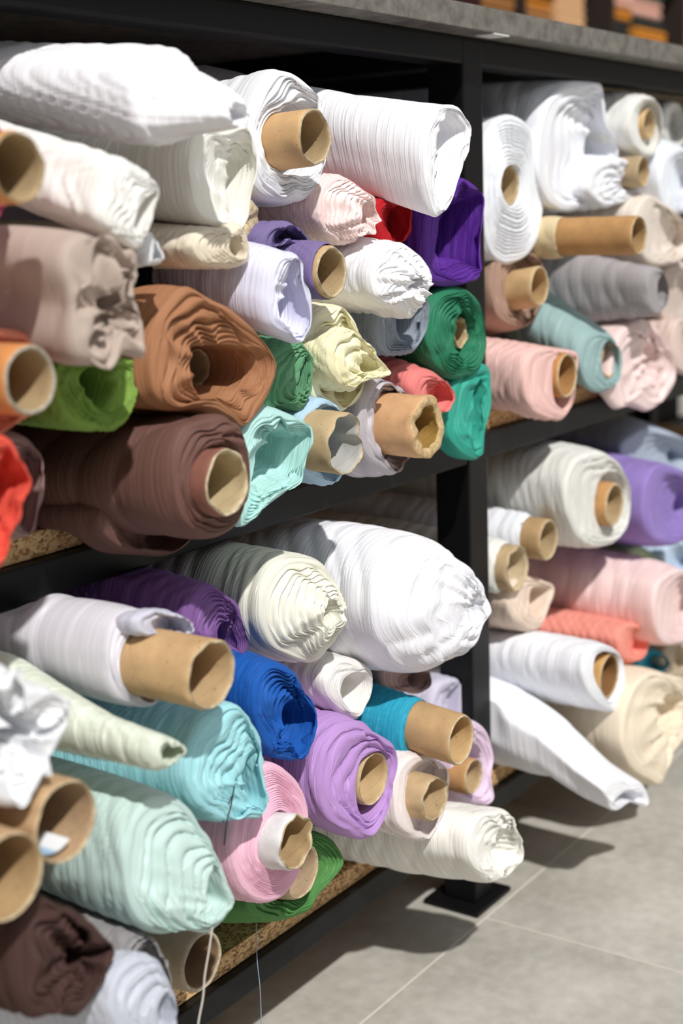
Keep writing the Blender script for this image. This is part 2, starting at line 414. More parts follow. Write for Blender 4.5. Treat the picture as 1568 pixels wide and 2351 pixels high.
def tube_mesh(seed, c, rad, y0, y1, wall=.12, slope=(0, 0), rough=.0, dents=(), oval=1.0, nth=64):
    """hollow paper tube: outside, worn rim and inside; c is (X, Z) at the front"""
    rng = np.random.default_rng(seed)
    th = np.linspace(0, 2 * math.pi, nth, endpoint=False); n = Noise(rng, 9, 12, 60); nb = Noise(rng, 4, 6, 30)
    prof = []
    ro, ri = rad, rad * (1 - wall)
    for d in (y1 - y0, .3 * (y1 - y0), .03, .015, .007, .003): prof.append((ro, d, 0))
    prof += [(ro - .0007, .0008, 0), (ro - .0015, 0, 1), ((ro + ri) / 2, -.0003, 1), (ri + .0008, 0.0002, 1), (ri, .0012, 1)]
    for d in (.004, .012, .03, .06, .3 * (y1 - y0) + .05, y1 - y0): prof.append((ri, d, 2))
    rows, mi = [], []
    for r, d, k in prof:
        e = math.exp(-d / .02)
        rr = r * (1 + .006 * nb(th, 0) * (1 + 2 * rough)) + rough * .0005 * n(th, d * 10 + (1 if k == 2 else 0)) * e
        if r < ro and k == 1: rr = rr + rough * .0004 * n(th, r * 90)
        for a, w_, dp in dents:
            g = np.exp(-((np.angle(np.exp(1j * (th - math.radians(a))))) / math.radians(w_)) ** 2)
            rr = rr - dp * rad * g * math.exp(-d / .05)
        yy = y0 + d + (rough * .0008 * n(th, 5) if d < .005 else 0)
        rows.append(np.stack([c[0] + rr * np.cos(th) * oval + slope[0] * d, np.full(nth, 0) + yy, c[1] + rr * np.sin(th) / oval + slope[1] * d], 1)); mi.append(k)
    V = np.concatenate(rows); nr_ = len(rows)
    i = np.arange(nr_ - 1)[:, None] * nth; j = np.arange(nth)[None]; j2 = (j + 1) % nth
    F = np.stack([i + j, i + nth + j, i + nth + j2, i + j2], -1).reshape(-1, 4)[:, ::-1]
    m_ = np.repeat(np.array(mi)[1:], nth)
    uv = np.stack([np.tile(np.linspace(0, 1, nth, endpoint=False), nr_), np.repeat([p[1] + p[2] for p in prof], nth)], 1)
    return V, F, uv, m_
_seed = [10]
# seating of each roll found by packing their sections without overlap: (Y, slope in x, slope in z)
ADJ = [
    (-0.1, 0, 0), (-0.082, -0.01, 0.02), (-0.045, 0, 0.05), (-0.1, 0, 0), (-0.053, 0.02, 0),
    (-0.052, 0.01, 0.02), (-0.051, 0, 0.03), (-0.091, 0.01, 0), (-0.043, 0, 0), (-0.081, -0, -0.13),
    (-0.077, -0.05, 0.05), (-0.104, -0.02, -0.05), (-0.098, -0.05, -0.05), (-0.135, 0, 0), (-0.135, 0, 0),
    (-0.11, 0, 0), (-0.1, 0, 0), (-0.085, 0, 0), (-0.047, 0.01, 0.07), (-0.064, 0, 0),
    (-0.054, -0.03, -0.02), (-0.048, -0.06, -0.05), (-0.047, 0.06, 0.05), (-0.055, 0, -0.13), (-0.04, 0, -0.1),
    (-0.056, 0, 0), (-0.066, 0, 0), (-0.094, 0.01, -0.07), (-0.116, 0, 0), (-0.123, 0, -0.01),
    (-0.07, 0, 0), (0.009, -0.14, 0.08), (0, 0.02, 0.1), (-0.02, 0.02, 0), (0.018, 0.09, 0.04),
    (-0.021, -0.04, 0.09), (-0.029, 0, 0), (-0.01, 0.02, 0), (-0.032, 0.12, -0.13), (0.012, 0.13, -0.13),
    (-0.063, 0, 0.01), (-0.038, 0.06, 0.04), (-0.044, -0.06, -0.07), (-0.03, -0.01, -0.05), (-0.009, 0.07, -0.02),
    (-0.032, -0.04, -0.04), (0.003, 0, -0), (-0.1, 0, 0), (-0.074, -0.01, 0.01), (-0.058, 0, 0),
    (-0.085, 0, 0.02), (-0.17, 0, 0), (-0.17, 0, 0), (-0.124, 0, 0), (-0.098, 0, -0),
    (-0.055, 0, 0), (-0.02, 0, 0), (0.014, 0.01, 0.01), (-0.072, 0, 0.05), (-0.084, -0.01, -0.01),
    (-0.084, -0.03, -0.04), (-0.047, -0.01, -0.01), (-0.113, 0.01, -0.06), (-0.098, 0, 0), (-0.055, 0, 0),
    (-0.14, 0, 0), (-0.17, 0, 0), (-0.185, 0, 0), (-0.17, 0, 0), (-0.128, 0, 0),
    (-0.171, -0.03, 0), (-0.03, 0, 0), (0.019, 0.01, 0), (-0.042, 0.04, 0), (-0.058, -0.05, 0.06),
    (-0.001, 0.04, 0), (0.003, -0, 0.01), (-0.005, 0.02, 0.01), (-0.081, -0.01, -0.03), (0, 0.08, -0),
    (0.01, 0, 0), (-0.061, 0, 0), (-0.046, 0, 0), (-0.041, 0, 0), (-0.087, 0.03, -0.06),
    (-0.098, -0.06, -0.1), (-0.125, 0, -0.01),
]
_n = [0]
ST0 = [(.02, 1, 1, 0, 0), (.25, .84, .84, 0, 0)]
def tube_obj(t, parent, base, slope, name='cardboard_core'):
    """t: c=(px,py) centre of the mouth, hh = half height in photo px, y = Y of the mouth, len"""
    y = t['y']; p = unproj(*t['c'], y); q = unproj(t['c'][0], t['c'][1] - t['hh'], y)
    rad = (q[2] - p[2]) * t.get('k', 1.0)
    sl = list(t.get('slope', slope)); y1 = y + t.get('len', .2)
    lo, hi = (.5365, .877) if p[2] > .5 else (.138, .487)
    for yy in (.0, y1):                                   # keep clear of the boards, rails and posts
        if yy > y + .01 and yy > -.001:
            z = p[2] + sl[1] * (yy - y); sl[1] += (max(0, lo - (z - rad)) - max(0, z + rad - hi)) / (yy - y)
    if y < -.01:
        x = p[0] - sl[0] * y
        if abs(x - .02) < .022 + rad: sl[0] += ((-.002 - rad if x < .02 else .041 + rad) - x) / -y
    _seed[0] += 1
    V, F, uv, mi = tube_mesh(_seed[0], (p[0], p[2]), rad, y, y + t.get('len', .2), t.get('wall', .13), sl,
                             t.get('rough', .3), t.get('dents', ()), t.get('oval', 1.0))
    me = mesh_np(name, V - base, F, uv, mi=mi)
    cc = t.get('col', '#c9a878')
    o = link(name, me, [card_mat(cc), card_mat(t.get('rim', '#cdbb98'), 'rim'), card_mat(t.get('inner', '#b39a74'))])
    if parent is not None: o.parent = parent
    if t.get('label'): o['label'] = t['label']
    return o, (p, rad)
def seat(label, Y, kw):
    if _n[0] >= len(ADJ): return Y, 0, kw
    a = ADJ[_n[0]]; _n[0] += 1
    return a[0], a[0] - Y, dict(kw, nudge=(a[1], a[2]))
def roll(label, group, Y, rim, col, hole=None, tube=None, sheer=.5, satin=0, fine=1.0, extra=None, **kw):
    _seed[0] += 1
    Y, dY, kw = seat(label, Y, kw)
    if tube is not None:
        tt = dict(tube, y=tube['y'] + dY); p = unproj(*tt['c'], tt['y']); q = unproj(tt['c'][0], tt['c'][1] - tt['hh'], tt['y'])
        kw['cored'] = (p[0], p[2], (q[2] - p[2]) * tt.get('k', 1), tt['y'], tt.get('len', .2) + .02)
    if not isinstance(rim, str):          # a number: fabric that thick, tight on its tube
        rim, hole, sz = snug_rim(dict(tube, y=tube['y'] + dY), Y, rim, kw.pop('aim', None)); kw['slope'] = (0, sz); kw['round_'] = 0
        kw.setdefault('st', [(.3, 1.1, 1.1, 0, 0)])
    V, F, uv, cA, sl = fabric_mesh(_seed[0] * 7, Y, rim, hole, **kw)
    base = np.array([cA[0], Y, cA[1]])
    me = mesh_np('fabric', V - base, F, uv)
    mat = fabric_mat(col, sheer, satin, fine)
    if tube is None and not extra:
        o = link('fabric_roll', me, mat, loc=base)
        o['dY'] = dY
        tag(o, label, 'fabric roll', group); return o
    r = empty('fabric_roll', base); tag(r, label, 'fabric roll', group)
    r['dY'] = dY
    o = link('fabric', me, mat); o.parent = r
    if tube is not None:
        tube = dict(tube, y=tube['y'] + dY); tube_obj(tube, r, base, tube.get('slope', sl))
    if extra: extra(r, base, dY)
    return r
def roll_part(r, name, Y, rim, col, hole=None, label=None, sheer=.5, satin=0, fine=1.0, **kw):
    """a loose piece of the fabric of roll r: a flap, fold or wedge of its own"""
    _seed[0] += 1
    V, F, uv, cA, sl = fabric_mesh(_seed[0] * 7, Y + r['dY'], rim, hole, **kw)
    o = link(name, mesh_np(name, V - np.array(r.location), F, uv), fabric_mat(col, sheer, satin, fine))
    o.parent = r
    if label: o['label'] = label
    return o
def tube_thing(label, t, slip=None):
    Y, dY, _ = seat(label, t['y'], {}); t = dict(t, y=Y)
    base = unproj(*t['c'], t['y'])
    if slip:
        r = empty('cardboard_tube', base); tube_obj(t, r, base, t.get('slope', (0, 0)), 'tube_wall'); slip(r, base, dY)
        return tag(r, label, 'cardboard tube', t.get('group'))
    o, _ = tube_obj(t, None, base, t.get('slope', (0, 0)), 'cardboard_tube'); o.location = base
    return tag(o, label, 'cardboard tube', t.get('group'))
# ---------------------------------------------------------------- the rolls, bay by bay
G1 = 'fabric rolls stacked on the upper shelf, left bay'
G2 = 'fabric rolls stacked on the upper shelf, right bay'
G3 = 'fabric rolls stacked on the lower shelf, left bay'
G4 = 'fabric rolls stacked on the lower shelf, right bay'
def T(x, y, hh, Y, **k): return dict(c=(x, y), hh=hh, y=Y, **k)

def upper_left():
    roll('thick white roll with a pinched pointed end, topmost at the far left', G1, -.10,
         '405,122 450,140 480,180 488,225 478,275 445,312 400,322 350,318 312,285 298,225 310,165 345,130', '#f1f1f6',
         hole='545,235 566,250 572,270 560,285 535,285 528,260', hy=-.045, deep=.02, aim=(100, 200), lay=3, zig=.002, pleat=.003, pk=5,
         bulge=.0, rw=.02, wr=.003, ra=.0012, slant=.03, fine=.4)
    roll('ivory roll with a wide creased flap end, hanging below the pointed white roll', G1, -.085,
         '520,285 568,288 588,345 592,405 578,470 568,520 545,558 520,528 470,505 440,460 432,380 460,310', '#f0eee4',
         hole='545,330 565,350 572,400 562,460 548,500 530,480 520,430 522,370', hy=.012, deep=.03, aim=(200, 385), lay=1.5, zig=.003, pleat=.004, pk=3, wr=.004, rw=.04)
    roll('bright white loosely layered roll round a short protruding cardboard core, top row centre', G1, -.045,
         '640,163 695,175 735,205 742,255 745,320 748,370 725,430 690,468 650,470 612,450 585,400 572,330 575,250 600,190', '#eff0f6',
         hole='660,240 700,235 735,262 748,310 745,370 715,400 680,405 640,395 618,350 620,290', hy=.004, deep=.05,
         lay=3, zig=.010, pleat=.003, pk=4, wr=.003, rw=.02, aim=(520, 345), tube=T(724, 314, 67, -.075, rough=.5, col='#cfa878'))
    roll('large bright white roll with an open papery end, top row beside the post', G1, -.10,
         '1010,236 1052,240 1072,268 1085,292 1078,345 1062,400 1045,450 1022,490 1002,502 990,482 978,430 975,360 985,290', '#f4f4fa',
         hole='1020,262 1050,262 1072,300 1062,360 1045,420 1018,470 1004,470 1000,400 1004,320', hy=.0, deep=.05,
         lay=1.6, zig=.004, pleat=.004, pk=3, rw=.05, wr=.0025, ra=.0008, aim=(760, 300), st=[(.06, .95, .92, 0, 0), (.2, .8, .72, 0, 0)], round_=.5)
    roll('pale blush pink finely layered roll with gathered end, below the white cored roll', G1, -.062,
         '790,403 822,420 846,448 852,490 846,530 820,556 782,558 750,535 732,490 736,440 760,410', '#f6d6d2',
         hole='850,458 868,480 870,508 858,535 838,530 832,495 838,465', hy=-.012, deep=.03, aim=(600, 478), lay=4, zig=.004, pleat=.006, pk=6, rw=.006, ra=.001, sheer=.6)
    roll('bright red roll glimpsed behind the blush pink roll', G1, -.052,
         '880,455 942,472 944,530 925,568 885,562 862,520 862,480', '#c8101c',
         hole='905,480 925,490 925,525 905,545 890,520 892,490', lay=3, zig=.005, rw=.01, sheer=.2)
    roll('deep violet roll with a dark open end, against the steel post', G1, -.045,
         '1058,408 1088,422 1112,452 1108,520 1102,590 1103,640 1062,655 1015,655 988,640 975,590 980,510 1005,440', '#5a1f9c',
         hole='1050,462 1078,470 1084,515 1075,570 1062,600 1035,615 1008,600 1000,560 1012,500', hy=.02, deep=.1,
         lay=4, zig=.007, pleat=.006, pk=6, rw=.009, satin=.4, sheer=.3, aim=(930, 540))
    roll('cream finely layered roll with a folded drop-shaped end, under the ivory roll', G1, -.085,
         '525,525 555,515 578,560 577,600 548,615 500,612 462,605 440,570 450,535 485,520', '#e9dcc4',
         hole='530,548 550,540 565,575 562,592 545,592 528,575', hy=0, deep=.04, lay=3, zig=.004, rw=.006, sheer=.5, aim=(380, 565))
    tube_thing('cardboard tube end glimpsed between the ivory roll and the purple roll',
               T(568, 502, 50, -.055, rough=1.0, wall=.75, col='#c9a47a'))
    r = roll('muted purple pinstriped roll wound tight on its cardboard tube', G1, -.078, 0.0015, '#7d6ba3', hy=-.001, deep=.02, lay=1, zig=.001, round_=1,
         rw=.011, ra=.0006, sheer=.5, aim=(620, 595), wr=.0004, lip=.002, tube=T(763, 625, 62, -.083, rough=.4, wall=.15))
    roll_part(r, 'loose_fold', -.055,
         '672,510 700,535 710,556 690,562 655,560 620,575 598,570 605,535 630,512', '#7a6aa2',
         hole='660,530 690,548 680,556 655,550 640,545', lay=3, zig=.005, rw=.008, L=.2, label='folded bundle of the purple fabric')
    roll('white pleated roll with a twisted puckered tip, right of the purple pinstriped roll', G1, -.065,
         '925,560 960,580 990,615 992,655 975,690 948,732 925,712 895,705 862,680 850,630 860,585 890,562', '#f3f2f6',
         hole='962,632 975,640 978,660 962,676 948,668 948,645', hy=-.012, deep=.015, aim=(770, 640), lay=3, zig=.004, pleat=.010, pk=9, rw=.012, sheer=.4)
    roll('lavender-white satin roll with a limp open mouth, left of the purple pinstriped roll', G1, -.098,
         '660,582 690,585 698,640 715,700 716,750 692,796 655,778 622,745 608,690 618,630 638,595', '#dcdcf4',
         hole='676,610 690,650 702,710 700,755 685,775 655,745 638,715 655,660', hy=.012, deep=.05, aim=(470, 625), lay=3, zig=.006, pleat=.005, pk=4, rw=.03, satin=.4)
    roll('caramel brown roll with thick loose layers round a sunken core, large, centre left', G1, -.095,
         '420,655 480,680 540,705 600,758 640,832 630,885 602,940 562,980 535,965 460,948 395,940 362,900 355,820 370,720', '#aa7048',
         hole='440,800 500,790 560,800 592,832 560,880 525,912 490,918 462,915 445,880 438,840', hy=.008, deep=.14,
         lay=4, zig=.010, pleat=.006, pk=5, rw=.03, ra=.0016, wr=.003, sheer=.2, satin=.25, aim=(150, 790), round_=.6,
         tube=T(455, 843, 44, -.045, len=.2, rough=.2))
    roll('taupe draped roll with heavy soft folds at its end, far left', G1, -.135,
         '270,570 318,572 316,640 302,690 332,735 340,790 338,835 290,828 245,838 190,812 160,750 140,680 145,610 200,562', '#b8a496',
         hole='262,660 282,690 285,740 262,775 235,760 232,710 240,675', hy=.006, deep=.03, aim=(-40, 650), lay=1.1, zig=.012, pleat=.016, pk=4,
         wr=.006, rw=.05, sheer=.1, satin=.35, fine=.4, slant=.03)
    r = roll('off-white roll with a flat pressed end, beside the orange tube at far left', G1, -.135,
         '345,390 376,432 362,480 345,530 326,575 300,566 262,545 232,500 240,440 262,390 300,375', '#f1efe8',
         hole='355,440 362,455 345,505 325,545 310,520 325,470', hy=.0, deep=.03, aim=(70, 390), lay=2, zig=.003, rw=.02, ra=.0014, slant=.02)
    roll_part(r, 'loose_fold', -.12,
         '352,535 370,565 378,600 368,613 345,608 330,585 335,550', '#eceef2', hole='358,585 368,595 362,604 350,598', lay=1, zig=.002, L=.07, label='small drooping white fold')
    roll('hot pink roll around an orange cardboard tube, at the left edge', G1, -.11,
         '-10,275 8,285 15,330 20,400 20,470 5,510 -30,520 -70,480 -80,400 -70,310 -40,275', '#e45c8e',
         hole='-10,320 10,340 12,400 8,450 -12,470 -45,440 -55,390 -40,335', lay=2, rw=.01,
         tube=T(45, 384, 85, -.155, col='#cf8f55', rim='#b8a47c', wall=.12, label='orange-brown cardboard core'))
    roll('coral peach roll on a wide orange-brown cardboard tube, far left', G1, -.10,
         '25,755 70,765 105,800 112,860 105,930 60,975 10,1000 -50,1010 -90,950 -90,850 -60,780 -20,755', '#f08a6c',
         hole='20,790 60,800 85,850 80,910 45,950 0,955 -40,920 -50,850 -25,800', lay=3, zig=.006, rw=.02,
         tube=T(72, 873, 84, -.135, col='#d08a50', rim='#b3aa98', wall=.16, rough=.2, label='wide orange-brown cardboard core with grey rim'))
    roll('lime green roll with an open gaping mouth, right of the coral roll', G1, -.085,
         '180,815 250,830 322,826 326,872 318,925 300,968 272,998 235,998 185,985 140,950 122,890 135,835', '#7ba33c',
         hole='205,842 245,838 262,862 268,900 258,935 238,948 215,925 188,890 186,862', hy=.006, deep=.12, lay=4, zig=.008, pleat=.004, pk=4,
         rw=.008, sheer=.4, aim=(60, 880))
    roll('black glossy roll glimpsed behind the taupe draped roll', G1, -.035,
         '300,580 345,590 358,640 352,690 325,705 290,690 280,630', '#141317', hole='315,620 330,640 325,665 308,655', lay=4, zig=.006, rw=.008, satin=.6, sheer=0)
    roll('forest green pleated roll with a pointed lower corner, between caramel and pale yellow rolls', G1, -.055,
         '690,778 712,800 728,822 722,870 712,910 694,946 660,932 618,938 600,900 608,840 640,800', '#5a9a6c',
         hole='705,815 715,828 708,880 694,915 680,905 688,860', hy=0.0, deep=.05, lay=3, zig=.006, rw=.007, sheer=.5, aim=(560, 850))
    r = roll('pale yellow roll with a fat folded wedge bursting from its end', G1, -.066,
         '755,704 795,706 822,740 838,790 846,850 842,890 812,930 788,945 748,928 712,905 700,850 706,780 725,725', '#f2ecc6',
         hole='775,765 815,790 828,830 826,880 800,912 762,905 742,870 745,800', hy=.012, deep=.04, lay=3, zig=.008, pleat=.006, pk=5, rw=.012, aim=(650, 800))
    roll_part(r, 'folded_wedge', -.088,
         '800,752 845,778 880,825 902,857 885,868 845,878 815,895 780,880 758,850 752,800 770,765', '#f5edbe',
         hole='845,818 868,835 870,852 848,862 830,850 832,828', hy=.004, deep=.03, lay=2.5, zig=.006, pleat=.004, pk=3, rw=.012, L=.08, label='buttery yellow folded wedge')
    roll('blue-grey roll with an open folded mouth, behind the white pleated roll', G1, -.060,
         '930,672 985,680 988,740 972,780 945,815 905,818 872,800 862,750 875,700', '#8d99a8',
         hole='930,700 965,702 965,740 955,775 930,785 912,765 908,725', hy=.008, deep=.09, lay=4, zig=.006, rw=.01, aim=(840, 730))
    roll('emerald green roll with loose satin layers, in front of the steel post', G1, -.050,
         '1040,662 1080,672 1108,700 1116,745 1121,800 1108,842 1078,866 1035,868 1000,842 980,790 985,720 1005,680', '#1c7d56',
         hole='1058,712 1085,722 1092,760 1084,800 1062,822 1046,800 1044,750', hy=.006, deep=.1, lay=4, zig=.008, pleat=.004, pk=5, satin=.4, rw=.02, ra=.0016,
         sheer=.2, aim=(960, 765), tube=T(1058, 765, 36, -.035, len=.15, rough=1.0))
    roll('salmon red roll wedged behind the crushed kraft tube', G1, -.064,
         '985,852 1015,868 1040,895 1048,920 1030,948 1000,955 965,940 950,895 960,860', '#ef7b76',
         hole='1010,895 1028,910 1025,930 1005,935 992,915', lay=2.5, zig=.006, rw=.012, aim=(900, 860))
    roll('turquoise green limp fabric end drooping over the rail by the post', G1, -.052,
         '1085,840 1118,832 1130,855 1126,930 1116,1000 1102,1053 1062,1042 1030,1005 1028,930 1045,870', '#22a890',
         hole='1098,870 1112,875 1112,940 1102,1010 1090,1000 1088,930', hy=.0, deep=.04, lay=1.5, zig=.004, pleat=.008, pk=3, rw=.05, satin=.4, aim=(960, 920), L=.3)
    roll('lilac-grey roll gathered behind a crushed thick kraft tube mouth', G1, -.062,
         '868,868 905,880 935,900 945,960 945,1020 938,1060 910,1088 870,1075 840,1040 822,980 830,910', '#b5aeb6',
         hole='900,905 925,925 935,975 925,1030 905,1045 880,1020 870,960 880,915', lay=3, zig=.008, pleat=.005, pk=6, rw=.014, aim=(760, 1000),
         tube=T(985, 980, 74, -.095, rough=1.3, wall=.34, col='#d3a579', rim='#d0b283', inner='#a5813f', dents=((35, 25, .1), (240, 20, -.07)),
                label='crushed thick kraft core with a frayed rim'))
    roll('powder blue roll on a grey-brown tube dented into a heart shape', G1, -.060,
         '735,918 775,928 790,960 795,1020 790,1085 765,1118 735,1112 700,1080 685,1020 692,955', '#a9cdea',
         hole='745,940 775,955 782,1015 775,1075 750,1095 722,1070 712,1010 722,955', lay=2, zig=.006, rw=.012, aim=(600, 1000),
         tube=T(795, 1019, 74, -.088, rough=.9, wall=.09, col='#bfa67f', inner='#b9b8b2', dents=((12, 14, .22),),
                label='kraft core dented at its right side, white inside'))
    roll('mint aqua roll with a wide folded fan end hanging over the shelf rail', G1, -.100,
         '640,942 690,960 720,985 712,1040 700,1095 665,1130 620,1165 575,1206 548,1212 540,1150 545,1060 565,985 595,950', '#aee0da',
         hole='640,985 690,1000 695,1040 680,1085 640,1110 600,1140 575,1110 590,1050 610,1010', hy=.012, deep=.06, lay=4, zig=.008, pleat=.008, pk=5, rw=.012, aim=(470, 1010))
    r = roll('fat chocolate brown roll with concentric layers, lying on the upper chipboard shelf', G1, -.116,
         '500,957 545,978 570,1020 580,1085 572,1150 548,1200 510,1230 462,1236 425,1205 402,1150 395,1085 405,1020 435,970', '#6f4a40',
         hole='510,1022 548,1035 570,1075 572,1120 555,1165 520,1190 488,1180 465,1140 460,1090 475,1045', hy=-.004, deep=.05,
         lay=2.2, zig=.008, rw=.03, ra=.002, wr=.002, satin=.3, sheer=.1, aim=(150, 1085), slant=.02,
         tube=T(524, 1108, 79, -.134, rough=.9, wall=.13, col='#8a5a4c', rim='#d6c7a4', inner='#c4b08a'))
    roll_part(r, 'loose_flap', -.05,
         '440,1180 455,1225 400,1270 350,1285 290,1262 240,1225 235,1180 300,1140 380,1140', '#6f4a40',
         hole='400,1225 410,1245 360,1262 330,1240 360,1220', lay=1.5, zig=.004, wr=.004, rw=.04, L=.2, satin=.3, sheer=.1, label='slack sagging flap')
    roll('scarlet red roll with a sharp folded corner, at the left edge', G1, -.12,
         '20,1003 50,1045 80,1108 62,1150 48,1200 28,1250 5,1312 -60,1300 -100,1200 -90,1080 -40,1010', '#f2503c',
         hole='0,1060 30,1105 15,1160 -10,1220 -40,1200 -50,1120', lay=3, zig=.008, rw=.01, pleat=.004, sheer=.3)
    roll('dusty mauve roll behind the scarlet corner', G1, -.07,
         '40,990 85,1020 106,1080 95,1150 75,1235 35,1245 -20,1210 -40,1100 -10,1010', '#93726f',
         hole='60,1060 80,1090 72,1150 50,1190 25,1150 30,1090', lay=3, zig=.005, rw=.02, sheer=.4)

def upper_right():
    roll('thick white roll wound in a flat round spiral, just right of the steel post', G2, .012,
         '1175,258 1212,280 1236,330 1248,400 1250,470 1240,540 1215,585 1180,606 1150,604 1125,575 1110,500 1107,420 1112,340 1138,275', '#e9edf3',
         hole='1172,378 1185,392 1192,425 1188,458 1172,472 1157,458 1150,425 1157,392', hy=-.008, deep=.1, lay=7, zig=.0045, rw=.012, aim=(1000, 470),
         tube=T(1171, 425, 47, .008, len=.2, wall=.12, rough=.4))
    r = roll('big white crumpled roll under the countertop, right bay, end collapsed to one side', G2, -.03,
         '1340,188 1382,192 1384,235 1392,285 1420,330 1415,390 1400,450 1360,470 1305,476 1262,460 1236,400 1238,310 1260,230 1300,195', '#eceef6',
         hole='1372,262 1392,300 1402,350 1396,400 1375,430 1350,400 1345,330 1355,280', hy=.02, deep=.05, lay=3, zig=.006, pleat=.010, pk=5, rw=.02, wr=.004, aim=(1130, 310))
    roll_part(r, 'crumpled_end', -.045,
         '1440,365 1472,392 1475,425 1458,452 1425,468 1385,475 1350,440 1360,390 1400,362', '#eef0f6',
         hole='1440,400 1455,410 1452,430 1435,438 1425,420', hy=.004, deep=.02, lay=2, zig=.005, pleat=.006, pk=6, L=.1, label='crumpled white end bulging to the right')
    roll('off-white smooth roll with a dark round core, top row of the right bay', G2, -.02,
         '1495,220 1515,240 1523,285 1518,330 1500,356 1475,358 1452,330 1443,290 1450,245 1470,222', '#e4e4de',
         hole='1492,248 1502,262 1504,290 1500,312 1490,322 1481,312 1478,285 1481,260', lay=2, zig=.002, rw=.014, aim=(1400, 285), tube=T(1492, 285, 36, -.015, len=.2))
    roll('greyish white roll at the right edge of the photo, top row', G2, 0,
         '1545,232 1568,245 1580,290 1575,330 1550,345 1530,335 1520,290 1528,250', '#cfcdc8', hole='1548,265 1558,285 1555,310 1545,312 1538,290', lay=2, zig=.003)
    roll('pale blue-white roll right of a bare cardboard mouth, right edge of the photo', G2, -.03,
         '1560,338 1600,360 1615,420 1600,480 1560,492 1528,480 1515,420 1525,360', '#e3e9f4', hole='1575,395 1590,420 1580,445 1565,435 1562,410', lay=3, zig=.004, aim=(1480, 400))
    tube_thing('short grey-brown cardboard tube mouth behind the small white crumpled roll', T(1478, 394, 36, -.02, col='#b09a78'))
    roll('cream roll carried on a long bare cardboard tube, right bay', G2, -.01, 0.0012, '#dcc698', lay=1, zig=.001, hy=-.001, deep=.02, rw=.02, lip=.001, round_=1, aim=(1230, 545),
         tube=T(1468, 540, 46, -.0985, wall=.12, rough=.05, col='#b98c58', inner='#a8875a', label='long bare kraft cardboard core'))
    roll('pale beige crumpled roll behind the long bare cardboard tube', G2, -.02,
         '1500,452 1560,490 1590,540 1580,590 1530,612 1490,605 1460,560 1455,500 1475,460', '#e4d6c8', hole='1560,530 1572,550 1560,575 1545,560', lay=2, zig=.005, pleat=.005, aim=(1400, 500))
    roll('brown gathered roll around a short pale cardboard tube, just right of the steel post', G2, .012,
         '1205,572 1240,590 1252,640 1245,700 1215,742 1175,748 1140,720 1125,660 1135,600 1165,572', '#a98672',
         hole='1215,605 1238,625 1240,665 1225,700 1200,708 1182,680 1182,630 1195,608', lay=4, zig=.008, pleat=.006, pk=5, rw=.02, aim=(1080, 660),
         tube=T(1240, 657, 47, -.015, wall=.14, rough=.1, col='#c9a87a', inner='#c2a070', label='short pale cardboard core'))
    roll('grey roll with fine horizontal weave bands and a narrow hollow end, right bay', G2, -.06,
         '1522,616 1534,640 1538,680 1528,712 1508,722 1490,700 1485,655 1495,622', '#a09a9c',
         hole='1524,628 1532,650 1530,690 1520,708 1512,690 1510,650', hy=.003, deep=.05, lay=1, zig=.001, rw=.02, aim=(1300, 660), fine=.6,
         st=[(.04, 1.0, 1.15, 0, 0), (.10, 1.15, 1.5, 0, 0.0)])
    roll('slate teal roll with a thin ragged core, under the grey banded roll', G2, -.050,
         '1398,768 1418,785 1425,830 1420,875 1400,900 1370,903 1345,880 1332,830 1342,785 1368,765', '#8fb0b0',
         hole='1400,782 1414,800 1417,830 1412,862 1398,874 1385,858 1380,825 1386,795', lay=1.5, zig=.003, hy=0.0, deep=.08, rw=.02, aim=(1210, 730), tube=T(1398, 828, 42, -.043, len=.2, rough=.8, col='#b98a50', inner='#b07c42'))
    roll('salmon pink linen roll with a kraft tube sitting in its open end', G2, -.035,
         '1290,805 1328,812 1326,860 1322,912 1312,945 1292,966 1250,960 1215,930 1205,870 1215,815 1250,795', '#efbdb4',
         hole='1298,818 1322,822 1322,865 1318,915 1300,942 1275,925 1268,880 1272,830', hy=.0, deep=.08, lay=1.2, zig=.002, rw=.02, ra=.0016, aim=(1130, 850), fine=.6,
         tube=T(1303, 862, 52, -.040, wall=.13, rough=.1, col='#bd8648', inner='#a87a48'))
    roll('pale pink roll with a soft star-shaped hollow end, right bay lower right', G2, -.045,
         '1478,732 1520,755 1545,810 1553,870 1530,915 1492,945 1455,930 1420,935 1400,890 1408,810 1430,755', '#ecd0cc',
         hole='1490,795 1510,805 1512,840 1505,865 1485,850 1478,820', hy=.01, deep=.05, lay=2, zig=.006, pleat=.012, pk=5, wr=.003, rw=.04, aim=(1330, 840), fine=.6)
    roll('light taupe roll at the right edge, beside the grey banded roll', G2, -.03,
         '1545,605 1600,620 1620,680 1600,745 1560,760 1520,730 1510,650', '#c9b8ac', hole='1575,660 1590,680 1580,700 1570,685', lay=2, zig=.003, aim=(1500, 660))
    roll('beige pink roll end at the right edge, next to the star-shaped pale pink roll', G2, -.02,
         '1555,735 1600,740 1620,800 1600,860 1560,850 1545,800', '#d9c0b4', hole='1585,780 1595,800 1585,815 1577,800', lay=2, zig=.003)
    roll('grey roll resting low on the shelf at the right edge of the photo', G2, 0.0,
         '1562,800 1600,810 1610,860 1590,885 1560,878 1548,840', '#b9b4b4', hole='1580,830 1590,850 1580,862 1572,848', lay=2, zig=.003)

